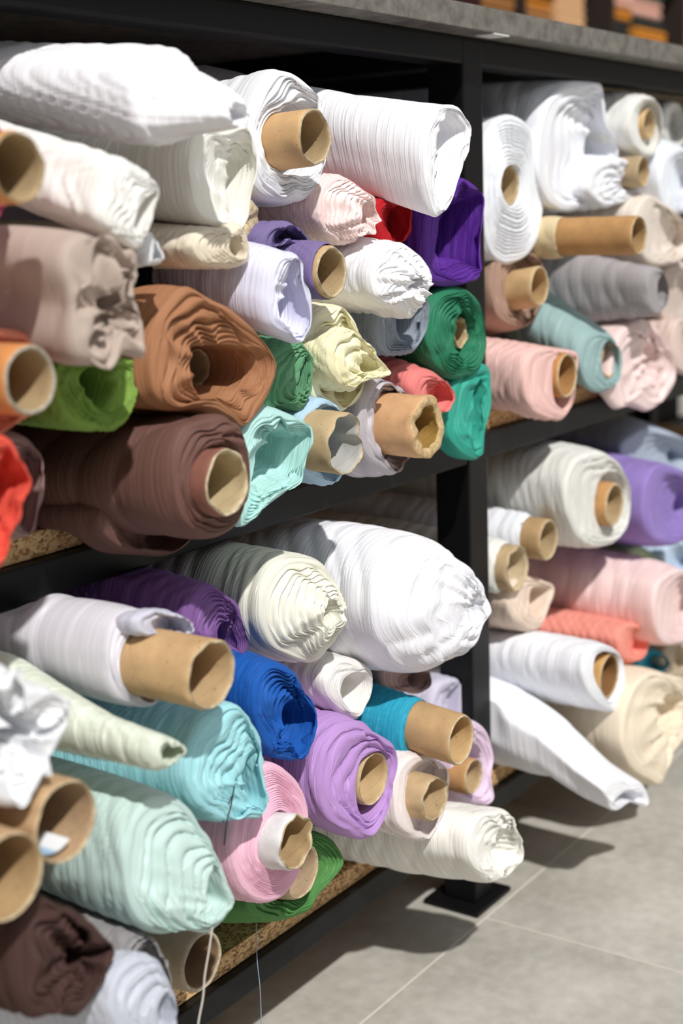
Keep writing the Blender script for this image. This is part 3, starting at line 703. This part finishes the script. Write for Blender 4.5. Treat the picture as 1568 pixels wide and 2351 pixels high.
def lower_left():
    r = roll('grey-white smooth roll on a very wide kraft tube, below the shelf rail', G3, -.10,
         '340,1400 385,1430 400,1480 398,1540 385,1590 362,1625 320,1632 275,1610 252,1560 245,1500 262,1440 300,1402', '#d9d6e0',
         hole='345,1440 372,1465 380,1520 372,1580 352,1612 325,1605 300,1570 295,1510 312,1460', hy=-.002, deep=.03, lay=1.5, zig=.003, rw=.04, ra=.001, lip=.003,
         aim=(20, 1450), satin=.3, fine=.4, tube=T(487, 1549, 82, -.158, rough=.6, wall=.105, col='#c8a578', inner='#bfa27a', label='very wide kraft cardboard core'))
    roll_part(r, 'loose_fold', -.118,
         '345,1398 400,1402 440,1425 450,1452 430,1462 395,1455 350,1462 315,1455 310,1420', '#cfd0e2',
         hole='405,1422 430,1438 425,1450 395,1442 385,1430', lay=2.5, zig=.004, L=.08, st=[(.08, .75, .6, 0, -.012)], rw=.01, label='loose lilac-grey fold over the core')
    roll('plum purple roll with a folded dark mouth, behind the very wide kraft tube', G3, -.065,
         '500,1346 545,1380 560,1425 576,1475 568,1505 545,1535 500,1520 450,1490 428,1440 440,1380 465,1350', '#7b4f95',
         hole='510,1430 528,1425 540,1460 545,1495 525,1510 505,1490 498,1455', hy=.01, deep=.09, lay=5, zig=.006, pleat=.003, pk=4, rw=.012, ra=.0014, aim=(250, 1370))
    roll('big cream roll with concentric puckered layers, centre of the lower shelf', G3, -.055,
         '700,1285 745,1290 775,1325 794,1380 790,1440 765,1490 725,1520 675,1520 628,1490 605,1430 608,1360 635,1305 665,1285', '#e9e7d6',
         hole='760,1378 778,1388 782,1415 765,1445 748,1430 745,1400', hy=-.022, deep=.02, lay=5, zig=.006, pleat=.005, pk=6, rw=.022, ra=.0022, wr=.002, aim=(400, 1370), satin=.1)
    roll('huge bright white roll tapering to a puckered knot, beside the steel post', G3, -.085,
         '960,1238 1010,1248 1052,1285 1075,1345 1078,1410 1060,1475 1025,1522 970,1542 915,1528 872,1478 855,1405 862,1320 895,1262', '#eff0f8',
         hole='1095,1360 1110,1385 1112,1420 1098,1440 1082,1425 1080,1385', hy=-.028, deep=.015, lay=2.2, zig=.005, pleat=.006, pk=8, bulge=.01, rw=.022, ra=.0018, wr=.003, aim=(600, 1330))
    roll('sheer white gathered roll with thick crumpled pleats, left edge of the lower shelf', G3, -.17,
         '20,1525 90,1570 140,1620 160,1660 150,1720 120,1780 72,1842 30,1845 -30,1830 -80,1760 -90,1640 -50,1550', '#edeff3',
         hole='20,1620 75,1640 85,1690 50,1740 10,1730 -10,1670', hy=.01, deep=.05, lay=3, zig=.014, pleat=.02, pk=6, wr=.005, rw=.02, satin=.2, fine=.5)
    roll('pale sage green cone-shaped roll with a small flattened end', G3, -.17,
         '398,1694 428,1708 432,1728 412,1748 380,1772 362,1768 352,1735 358,1702 375,1690', '#dde8d4',
         hole='402,1705 424,1715 424,1728 400,1742 378,1750 370,1730 382,1712', hy=.006, deep=.04, lay=1.5, zig=.003, rw=.009, ra=.001,
         st=[(.05, 1.15, 1.35, .0, .0), (.09, 1.5, 1.9, -.002, .004), (.13, 1.9, 2.5, -.004, .008)], aim=(170, 1668), round_=1)
    roll('sky aqua roll of fine pleats with a folded beak end', G3, -.124,
         '540,1618 578,1650 605,1700 600,1750 610,1800 620,1840 608,1882 565,1882 505,1888 455,1850 430,1780 440,1700 475,1640', '#9adbe4',
         hole='582,1728 592,1765 605,1820 598,1858 580,1850 560,1800 562,1755', hy=.008, deep=.05, lay=3, zig=.006, pleat=.006, pk=4, rw=.010, ra=.0012, aim=(300, 1720), sheer=.6)
    roll('royal blue roll with tightly crumpled layers in its mouth, centre of the lower shelf', G3, -.104,
         '640,1520 688,1555 700,1585 730,1635 728,1690 700,1740 675,1755 635,1738 600,1700 582,1640 588,1570 610,1528', '#0a55b8',
         hole='670,1605 700,1625 712,1660 700,1700 670,1715 652,1690 650,1640', hy=.012, deep=.04, lay=4, zig=.008, pleat=.008, pk=5, rw=.009, sheer=.25, aim=(500, 1580))
    roll('ivory roll squeezed into a hollow diamond-shaped end, right of the royal blue roll', G3, -.055,
         '820,1520 858,1545 858,1590 842,1632 822,1656 785,1635 755,1600 745,1560 762,1522 790,1508', '#ece9e2',
         hole='840,1545 852,1565 846,1605 822,1640 795,1620 782,1590 790,1560 812,1545', hy=.0, deep=.05, lay=1, zig=.002, rw=.014, aim=(680, 1550))
    roll('dusty rose roll half hidden under the huge white roll', G3, -.02,
         '940,1520 990,1535 992,1575 960,1595 915,1590 880,1570 870,1530 900,1510', '#b3918c', hole='950,1545 965,1560 950,1575 935,1562', lay=2, zig=.006, wr=.003)
    roll('lavender-grey roll in shade behind the turquoise roll, touching the post', G3, .005,
         '1040,1555 1075,1575 1085,1620 1075,1680 1040,1690 1005,1670 990,1620 1005,1570', '#cbc7dc', hole='1050,1600 1062,1620 1050,1645 1038,1622', lay=2, zig=.004)
    roll('turquoise blue roll on a clean kraft tube, right side of the lower shelf', G3, -.06, 0.005, '#1ba3c6', lay=1, zig=.002, hy=-.001, deep=.02, rw=.012, aim=(840, 1640), lip=.002,
         tube=T(1060, 1700, 57, -.105, wall=.12, rough=.1, col='#b8966a', inner='#c2a070', label='clean kraft cardboard core'))
    roll('lilac purple roll loosely wrapped round a sunken cardboard core, lower shelf centre', G3, -.078,
         '850,1668 905,1705 916,1755 905,1810 895,1865 850,1928 800,1918 755,1880 735,1800 742,1720 775,1672 812,1660', '#b98ad2',
         hole='865,1725 892,1740 888,1790 878,1845 845,1885 822,1860 815,1800 828,1745', hy=.004, deep=.10, lay=2, zig=.007, rw=.03, ra=.002, sheer=.6, aim=(690, 1750),
         tube=T(858, 1788, 60, -.073, wall=.08, rough=.2, len=.2, col='#c2a67c', inner='#c8ab80'))
    roll('whitish pink roll with a split double-walled core holding a paper label, lower shelf right', G3, -.075,
         '985,1738 1030,1760 1028,1810 1015,1870 1000,1905 978,1935 945,1925 915,1890 905,1830 912,1770 945,1735', '#eedfdc',
         hole='992,1765 1018,1785 1015,1840 1000,1890 978,1900 962,1860 960,1800 972,1770', lay=1.6, zig=.004, rw=.010, ra=.0014, aim=(880, 1800),
         tube=T(1000, 1832, 52, -.088, wall=.10, rough=1.2, len=.2, dents=((60, 20, .1),), col='#bda37e'),
         extra=lambda r, b, dY: label_slip(r, b, (1003, 1862), -.078 + dY, .012))
    roll('pink-lilac roll behind the clean kraft tube, with a smaller core, beside the post', G3, -.035,
         '1095,1655 1125,1685 1138,1735 1130,1790 1136,1835 1118,1852 1075,1845 1045,1820 1038,1760 1045,1690 1068,1658', '#e3c8e2',
         hole='1095,1710 1112,1740 1112,1790 1102,1825 1080,1820 1062,1790 1062,1740 1078,1712', hy=.004, deep=.06, lay=2, zig=.005, aim=(980, 1740), sheer=.6,
         tube=T(1088, 1783, 40, -.050, wall=.14, rough=.1, len=.15, col='#b98c5c'))
    roll('warm white bottom roll jutting far out past the rack leg, its end pleated shut', G3, -.125,
         '1150,1858 1172,1866 1192,1910 1205,1960 1182,2000 1160,2018 1130,2030 1100,2010 1078,1970 1080,1910 1105,1868', '#f0ede4',
         hole='1165,1890 1180,1915 1192,1958 1172,1995 1142,2012 1130,1980 1138,1930', hy=.006, deep=.03, lay=2, zig=.004, pleat=.006, pk=9, rw=.03, slope=(-.30, 0), aim=(860, 1885), wr=.003,
         st=[(.08, .92, .92, 0, 0), (.2, .72, .72, 0, 0)])
    roll('candy pink flat-ended roll of thin even layers with a white-wrapped core, bottom centre', G3, -.098,
         '620,1748 662,1765 698,1805 714,1870 708,1950 685,2015 650,2060 605,2075 565,2055 540,2000 532,1930 545,1840 578,1775', '#f2b7cf',
         hole='650,1870 675,1885 690,1925 680,1970 655,1992 630,1985 612,1945 615,1900 630,1875', hy=-.008, deep=.03, lay=11, zig=.0028, rw=.006, ra=.0006, aim=(470, 1900), sheer=.6, swirl=1,
         tube=T(681, 1932, 64, -.125, wall=.12, rough=.9, len=.2, col='#e9e4e4', inner='#b79a72', dents=((60, 18, .1),), label='core wrapped in white paper, torn at the mouth'))
    roll('grass green roll slumped on the chipboard under the candy pink roll', G3, -.055,
         '735,1915 770,1930 793,1975 775,2010 740,2050 715,2095 660,2112 600,2112 565,2085 580,2000 620,1940 680,1915', '#4c8c42',
         hole='715,1950 745,1975 738,2015 705,2060 670,2070 645,2040 660,1980', hy=.004, deep=.07, lay=3, zig=.007, rw=.02, satin=.1, aim=(560, 2010), sheer=.3,
         tube=T(694, 2001, 62, -.068, wall=.09, rough=.2, len=.15, col='#bfa98a', inner='#b9a184'))
    roll('huge pale mint roll of many fine pleats with a beak-like end, bottom left', G3, -.14,
         '400,1835 450,1865 492,1925 510,1975 532,2040 541,2070 520,2110 478,2146 430,2138 380,2140 330,2110 290,2050 280,1960 300,1885 345,1840', '#bfdcd5',
         hole='490,1985 502,2000 520,2050 525,2078 505,2108 482,2128 470,2100 478,2040', hy=-.012, deep=.04, lay=4, zig=.006, pleat=.002, pk=3, rw=.012, ra=.0018, wr=.002, aim=(160, 1900), sheer=.5)
    tube_thing('wide bare cardboard tube with a white and blue paper label inside',
               T(153, 1887, 96, -.17, wall=.09, rough=.2, len=.7, col='#c19f78', inner='#b29574', dents=((150, 10, .06),)),
               slip=lambda r, b, dY: label_slip(r, b, (128, 1957), -.165 + dY, .018))
    tube_thing('widest bare cardboard tube, at the left edge above the dark chocolate roll',
               T(22, 2015, 103, -.185, wall=.08, rough=.1, len=.7, col='#c19f78', inner='#b0926a'))
    roll('dark chocolate roll of pleated folds with a star-like mouth, bottom left corner', G3, -.17,
         '90,2050 150,2085 205,2115 235,2140 270,2185 245,2240 215,2300 188,2337 140,2330 90,2335 50,2280 40,2180 55,2100', '#4b302b',
         hole='165,2175 190,2170 205,2195 190,2225 170,2240 158,2210', hy=.015, deep=.05, lay=4, zig=.007, pleat=.012, pk=6, rw=.011, ra=.0018, aim=(-60, 2160), sheer=.15)
    roll('mid grey soft roll behind the dark chocolate roll at the bottom', G3, -.14,
         '330,2140 365,2160 385,2200 398,2260 380,2300 330,2300 280,2270 270,2210 290,2155', '#8f8c8e', hole='345,2180 362,2200 370,2240 350,2250 335,2215', lay=3, zig=.007, rw=.02, aim=(200, 2170))
    roll('pale blue-grey striped roll at the bottom edge, beside the dark chocolate roll', G3, -.165,
         '350,2200 395,2240 414,2300 412,2360 380,2410 320,2420 270,2380 250,2310 262,2240 300,2200', '#c3c8d6',
         hole='385,2275 402,2300 404,2350 385,2385 365,2360 365,2310', hy=.0, deep=.04, lay=2, zig=.004, rw=.012, ra=.0014, aim=(180, 2290))
    roll('teal roll on a grey-brown cardboard tube low on the chipboard, bottom centre', G3, -.03,
         '410,2140 440,2165 452,2210 440,2255 400,2272 365,2250 355,2200 370,2150', '#2a9fb4',
         hole='415,2160 435,2180 440,2215 425,2245 400,2250 382,2220 388,2175', lay=1, zig=.002, aim=(330, 2190),
         tube=T(466, 2208, 68, -.085, wall=.15, rough=.2, col='#a3937c', rim='#b5a890', inner='#8f7458'))

def lower_right():
    roll('grey-blue sheer roll in the dark at the very top of the lower right bay', G4, .01,
         '1480,985 1530,990 1580,1010 1600,1060 1570,1095 1500,1090 1440,1070 1430,1020', '#a9b6cc', hole='1540,1030 1560,1045 1545,1065 1530,1050', lay=2, zig=.003, rw=.02, aim=(1350, 1010))
    roll('large off-white roll with a kraft core in its soft round end', G4, -.03,
         '1385,1042 1425,1065 1448,1110 1450,1160 1440,1215 1410,1250 1365,1258 1325,1235 1300,1180 1298,1110 1318,1060 1350,1040', '#dfdfd8',
         hole='1395,1085 1425,1095 1440,1140 1432,1190 1408,1218 1385,1210 1370,1170 1372,1115', hy=.004, deep=.05, lay=1.5, zig=.004, rw=.014, ra=.0012, aim=(1120, 1120),
         tube=T(1412, 1158, 50, -.040, wall=.14, rough=.2, len=.2, col='#bb8c58'))
    roll('bright purple roll at the right edge, beside the large off-white roll', G4, -.04,
         '1530,1068 1580,1080 1610,1140 1600,1215 1550,1248 1500,1240 1478,1190 1480,1110 1500,1070', '#8f76c4', hole='1560,1130 1575,1160 1560,1190 1545,1165', lay=2, zig=.004, wr=.004, rw=.03, aim=(1420, 1150))
    roll('white roll on a small kraft tube, right of the post in the lower bay', G4, -.01, 0.003, '#e5e8f0', lay=1, zig=.001, hy=-.001, deep=.02, aim=(1120, 1220),
         tube=T(1260, 1240, 47, -.035, wall=.12, rough=.05, col='#b4946a'))
    roll('creamy white roll on a ragged pale tube, under the small kraft tube', G4, .006, 0.004, '#e8e8e0', lay=1, zig=.002, hy=-.001, deep=.02, aim=(1080, 1290),
         tube=T(1189, 1306, 52, -.010, wall=.09, rough=.9, col='#bfa57e', inner='#c9b795'))
    roll('beige roll with an open gaping end, below the ragged pale tube', G4, -.02,
         '1235,1330 1275,1345 1268,1385 1245,1440 1215,1450 1180,1430 1165,1385 1178,1340 1205,1322', '#e5cdb8',
         hole='1240,1345 1262,1352 1255,1385 1238,1420 1218,1410 1215,1370 1222,1350', hy=.0, deep=.06, lay=1.5, zig=.003, rw=.02, aim=(1080, 1370))
    roll('large pale pink roll lying across the lower right bay towards the right edge', G4, -.09,
         '1560,1305 1600,1330 1620,1390 1600,1460 1560,1485 1520,1465 1500,1400 1510,1335', '#f2cfcc',
         hole='1575,1350 1590,1390 1575,1440 1560,1400', lay=2, zig=.004, rw=.03, wr=.003, aim=(1260, 1320), satin=.1)
    roll('pale green roll peeking over the large pale pink roll', G4, 0.0,
         '1500,1275 1540,1300 1545,1330 1500,1330 1450,1310 1440,1270 1465,1255', '#bcd3a4', hole='1515,1295 1525,1305 1512,1315 1500,1305', lay=2, zig=.003, aim=(1400, 1265))
    roll('light blue roll at the right edge below the bright purple roll', G4, -.02,
         '1560,1242 1600,1260 1610,1300 1590,1330 1540,1325 1520,1290 1530,1255', '#b9cfe8', hole='1570,1275 1580,1290 1570,1302 1560,1290', lay=2, zig=.003, aim=(1480, 1270))
    roll('vivid coral roll squeezed under the large pale pink roll', G4, -.055,
         '1460,1432 1482,1450 1490,1480 1480,1510 1452,1520 1425,1505 1415,1470 1430,1440', '#f7907f', hole='1478,1460 1486,1480 1476,1502 1466,1485', lay=1, zig=.003, aim=(1250, 1445), deep=.03)
    roll('teal blue roll glimpsed between the coral roll and the cream roll', G4, -.04,
         '1500,1490 1525,1500 1540,1525 1520,1545 1480,1545 1462,1520 1475,1495', '#1593b4', hole='1505,1510 1518,1520 1505,1532 1495,1520', lay=1, zig=.003)
    roll('sandy swirl-ended roll at the right edge above the cream roll', G4, -.05,
         '1550,1475 1590,1490 1600,1530 1580,1560 1540,1555 1520,1520 1530,1485', '#c8b79c', hole='1560,1505 1572,1520 1560,1535 1550,1520', lay=4, zig=.005)
    roll('white roll with an orange-brown core off centre in its ringed end, lower right bay', G4, -.09,
         '1405,1482 1432,1510 1440,1560 1430,1610 1412,1635 1380,1620 1352,1590 1340,1545 1350,1500 1375,1480', '#eceef5',
         hole='1395,1495 1420,1512 1426,1550 1415,1595 1398,1608 1375,1580 1362,1545 1368,1505', hy=.0, deep=.05, lay=1, zig=.002, rw=.02, aim=(1150, 1500), ra=.001,
         tube=T(1400, 1552, 50, -.088, wall=.10, rough=.05, len=.2, col='#c8995c', inner='#8a6238'))
    roll('large cream muslin roll with a sagging pointed open end, right edge above the floor', G4, -.125,
         '1568,1550 1600,1580 1600,1640 1570,1700 1542,1735 1520,1803 1490,1790 1455,1760 1430,1700 1435,1620 1470,1560 1520,1540', '#eddcc0',
         hole='1560,1590 1580,1610 1575,1650 1545,1690 1520,1680 1512,1640 1530,1605', hy=.0, deep=.06, lay=.8, zig=.006, pleat=.010, pk=3, rw=.05, ra=.001, wr=.003, aim=(1230, 1590), satin=.1)
    # the drooping roll hangs forward and down: its sections sink towards the end
    roll('white roll drooping off the lower shelf with its flat end hanging over the floor', G4, -.125,
         '1440,1790 1478,1800 1492,1838 1485,1852 1450,1848 1410,1866 1398,1845 1385,1815 1402,1795', '#eff0f6',
         hole='1450,1815 1475,1825 1480,1842 1450,1840 1415,1852 1410,1840 1425,1822', hy=.0, deep=.03, lay=1, zig=.002, pleat=.002, pk=2, rw=.04, wr=.003,
         st=[(.03, 1.0, 1.15, -.008, .016), (.07, 1.05, 1.4, -.02, .046), (.12, 1.1, 1.65, -.030, .066), (.17, 1.2, 1.8, -.032, .072), (.3, 1.2, 1.8, -.032, .062)], round_=.9, fine=.6)

def label_slip(r, b, px, y, size):
    c = unproj(*px, y); V, F, uv = [], [], []
    for i in range(9):
        for j in range(2):
            a = (i / 8 - .5) * 1.3
            V.append((c[0] + size * math.sin(a), y + size * (1.1 * j), c[2] + size * (1 - math.cos(a)) - .0)); uv.append((i / 8, j))
    for i in range(8): F.append((2 * i, 2 * i + 2, 2 * i + 3, 2 * i + 1))
    me = mesh_np('paper_label', np.array(V) - b, np.array(F), np.array(uv))
    m_, nt, bs = newmat('printed_paper'); L = nt.links.new
    u = nd(nt, 'ShaderNodeUVMap'); sx = nd(nt, 'ShaderNodeSeparateXYZ'); L(u.outputs[0], sx.inputs[0])
    rp = nd(nt, 'ShaderNodeValToRGB'); rp.color_ramp.interpolation = 'CONSTANT'
    cr = rp.color_ramp; cr.elements[0].color = lin('#a9cbe8'); cr.elements[1].position = .55; cr.elements[1].color = lin('#eef1f4')
    L(sx.outputs[0], rp.inputs[0]); L(rp.outputs[0], bs.inputs['Base Color'])
    o = link('paper_label', me, m_); o.parent = r
    return o

# ---------------------------------------------------------------- threads hanging down
def thread(name, label, P, r, col, cat='thread'):
    P = np.array(P, float); base = P[0].copy(); C = []
    for i in range(len(P) - 1):
        p0, p1, p2, p3 = P[max(i - 1, 0)], P[i], P[i + 1], P[min(i + 2, len(P) - 1)]
        for t in np.linspace(0, 1, 8, endpoint=(i == len(P) - 2)): C.append(_cr(p0, p1, p2, p3, t, .5))
    C = np.array(C) - base; n = len(C); a = np.linspace(0, 2 * math.pi, 6, endpoint=False)
    V = (C[:, None, :] + r * np.stack([np.cos(a), np.sin(a), 0 * a], 1)[None]).reshape(-1, 3)
    i = np.arange(n - 1)[:, None] * 6; j = np.arange(6)[None]; j2 = (j + 1) % 6
    F = np.stack([i + j, i + j2, i + 6 + j2, i + 6 + j], -1).reshape(-1, 4)
    o = link(name, mesh_np(name, V, F), plain(name + '_fibre', col, .8), loc=base); tag(o, label, cat)
def threads():
    u = lambda x, y, Y: unproj(x, y, Y)
    thread('loose_thread', 'white frayed thread dangling in front of the bottom cardboard tube',
           [u(488, 2125, -.15), u(480, 2180, -.15), u(470, 2240, -.15), u(466, 2290, -.15), u(455, 2351, -.15), u(450, 2420, -.15)], .0006, '#cfc9c0')
    thread('loose_thread', 'dark thread hanging from the sky aqua roll over the candy pink roll',
           [u(538, 1805, -.125), u(530, 1850, -.125), u(520, 1890, -.125), u(515, 1940, -.12)], .0005, '#1e2630')
    thread('loose_thread', 'short dark thread end beside the longer one on the sky aqua roll',
           [u(536, 1820, -.124), u(523, 1850, -.124), u(512, 1888, -.122)], .0004, '#1e2630')
    thread('loose_thread', 'thin blue-grey thread hanging across the bottom rail',
           [u(588, 2120, -.03), u(590, 2200, -.03), u(597, 2270, -.03), u(600, 2360, -.03), u(600, 2420, -.03)], .0004, '#8c9bb0')

# ---------------------------------------------------------------- blurred shop shelves behind the counter
def background():
    rng = random.Random(4)
    r = empty('shop_shelving', (4.2, 2.1, 0)); tag(r, 'tall shop shelving filled with coloured fabric stacks far behind the counter', 'shelving')
    dk = plain('dark_shelf_wood', '#2a1d16')
    X0, X1, Y0 = 2.2, 6.2, 1.9
    for z in (.1, .55, 1.0, 1.30, 1.74, 2.1): box('shelf_board', X0, X1, Y0, Y0 + .4, z, z + .02, dk, r, .001)
    for x in np.arange(X0, X1 + .01, .8): box('upright_panel', x - .012, x + .012, Y0, Y0 + .42, 0, 2.2, dk, r, .001)
    names = {'#e0d6d2': 'pale grey', '#5c0c1e': 'dark red', '#8c1626': 'crimson', '#3c1018': 'maroon', '#d09c5c': 'tan', '#dcb083': 'light tan',
             '#c8801f': 'amber', '#a4703a': 'brown', '#cc6a1c': 'orange', '#2c4a38': 'dark green', '#b09828': 'mustard', '#3c6c64': 'teal',
             '#dcaa98': 'salmon', '#1c2422': 'near-black'}
    pal_l = ['#e0d6d2', '#5c0c1e', '#8c1626', '#3c1018']
    pal_m = ['#d09c5c', '#dcb083', '#c8801f', '#dcb083', '#a4703a', '#cc6a1c']
    pal_r = ['#2c4a38', '#b09828', '#3c6c64', '#dcaa98', '#c8801f', '#1c2422', '#dcaa98', '#a4703a']
    for z0, z1 in ((1.32, 1.74),):
        x = X0 + .62
        while x < 5.75:
            w_ = rng.uniform(.22, .36)
            cell = (x - X0) % .8
            if cell < .014 or cell > .787: x += .028; continue
            if cell + w_ > .78: x += .8 - cell + .02; continue
            z = z0 + .0005
            top = z1 - rng.uniform(.0, .03)
            while z < top - .04:
                h = min(rng.uniform(.045, .085), top - z)
                pal = pal_l if x < 3.5 else (pal_m if x < 4.5 else pal_r)
                c = rng.choice(pal)
                o = folded(x, x + w_ - .012, Y0 + .01 + rng.uniform(0, .03), Y0 + .3, z, z + h - .001, plain_c(c))
                tag(o, 'blurred %s folded cloth in the stacks on the shelving behind the counter' % names[c], 'folded fabric',
                    '%s folded cloths on the shelving behind the counter' % names[c])
                z += h
            x += w_
_pc = {}
def plain_c(c):
    if c not in _pc: _pc[c] = plain('cloth_' + c.lstrip('#'), c, .85)
    return _pc[c]
def folded(x0, x1, y0, y1, z0, z1, mat):
    """a cloth folded flat: rounded front fold with a slit between its plies"""
    h = z1 - z0; n = 8; prof = []
    for s_ in (0, 1):
        c = z0 + h * (.25 + .5 * s_); q = h * .25
        for i in range(n + 1):
            a = -math.pi / 2 + math.pi * i / n
            prof.append((y0 + q - q * math.cos(a) * 1.0, c + q * math.sin(a)))
    prof = [(y1, z0)] + prof + [(y1, z1)]
    V = [(x, p[0], p[1]) for x in (x0, x1) for p in prof]; m_ = len(prof)
    F = [(i, (i + 1) % m_, m_ + (i + 1) % m_, m_ + i) for i in range(m_)]
    b = np.array([(x0 + x1) / 2, (y0 + y1) / 2, z0])
    me = bpy.data.meshes.new('folded_cloth'); me.from_pydata([tuple(np.array(v) - b) for v in V], [], F + [tuple(range(m_))[::-1], tuple(range(m_, 2 * m_))])
    o = link('folded_cloth', me, mat); o.location = b
    return o

build_room(); build_rack()
upper_left(); upper_right(); lower_left(); lower_right()
threads(); background()
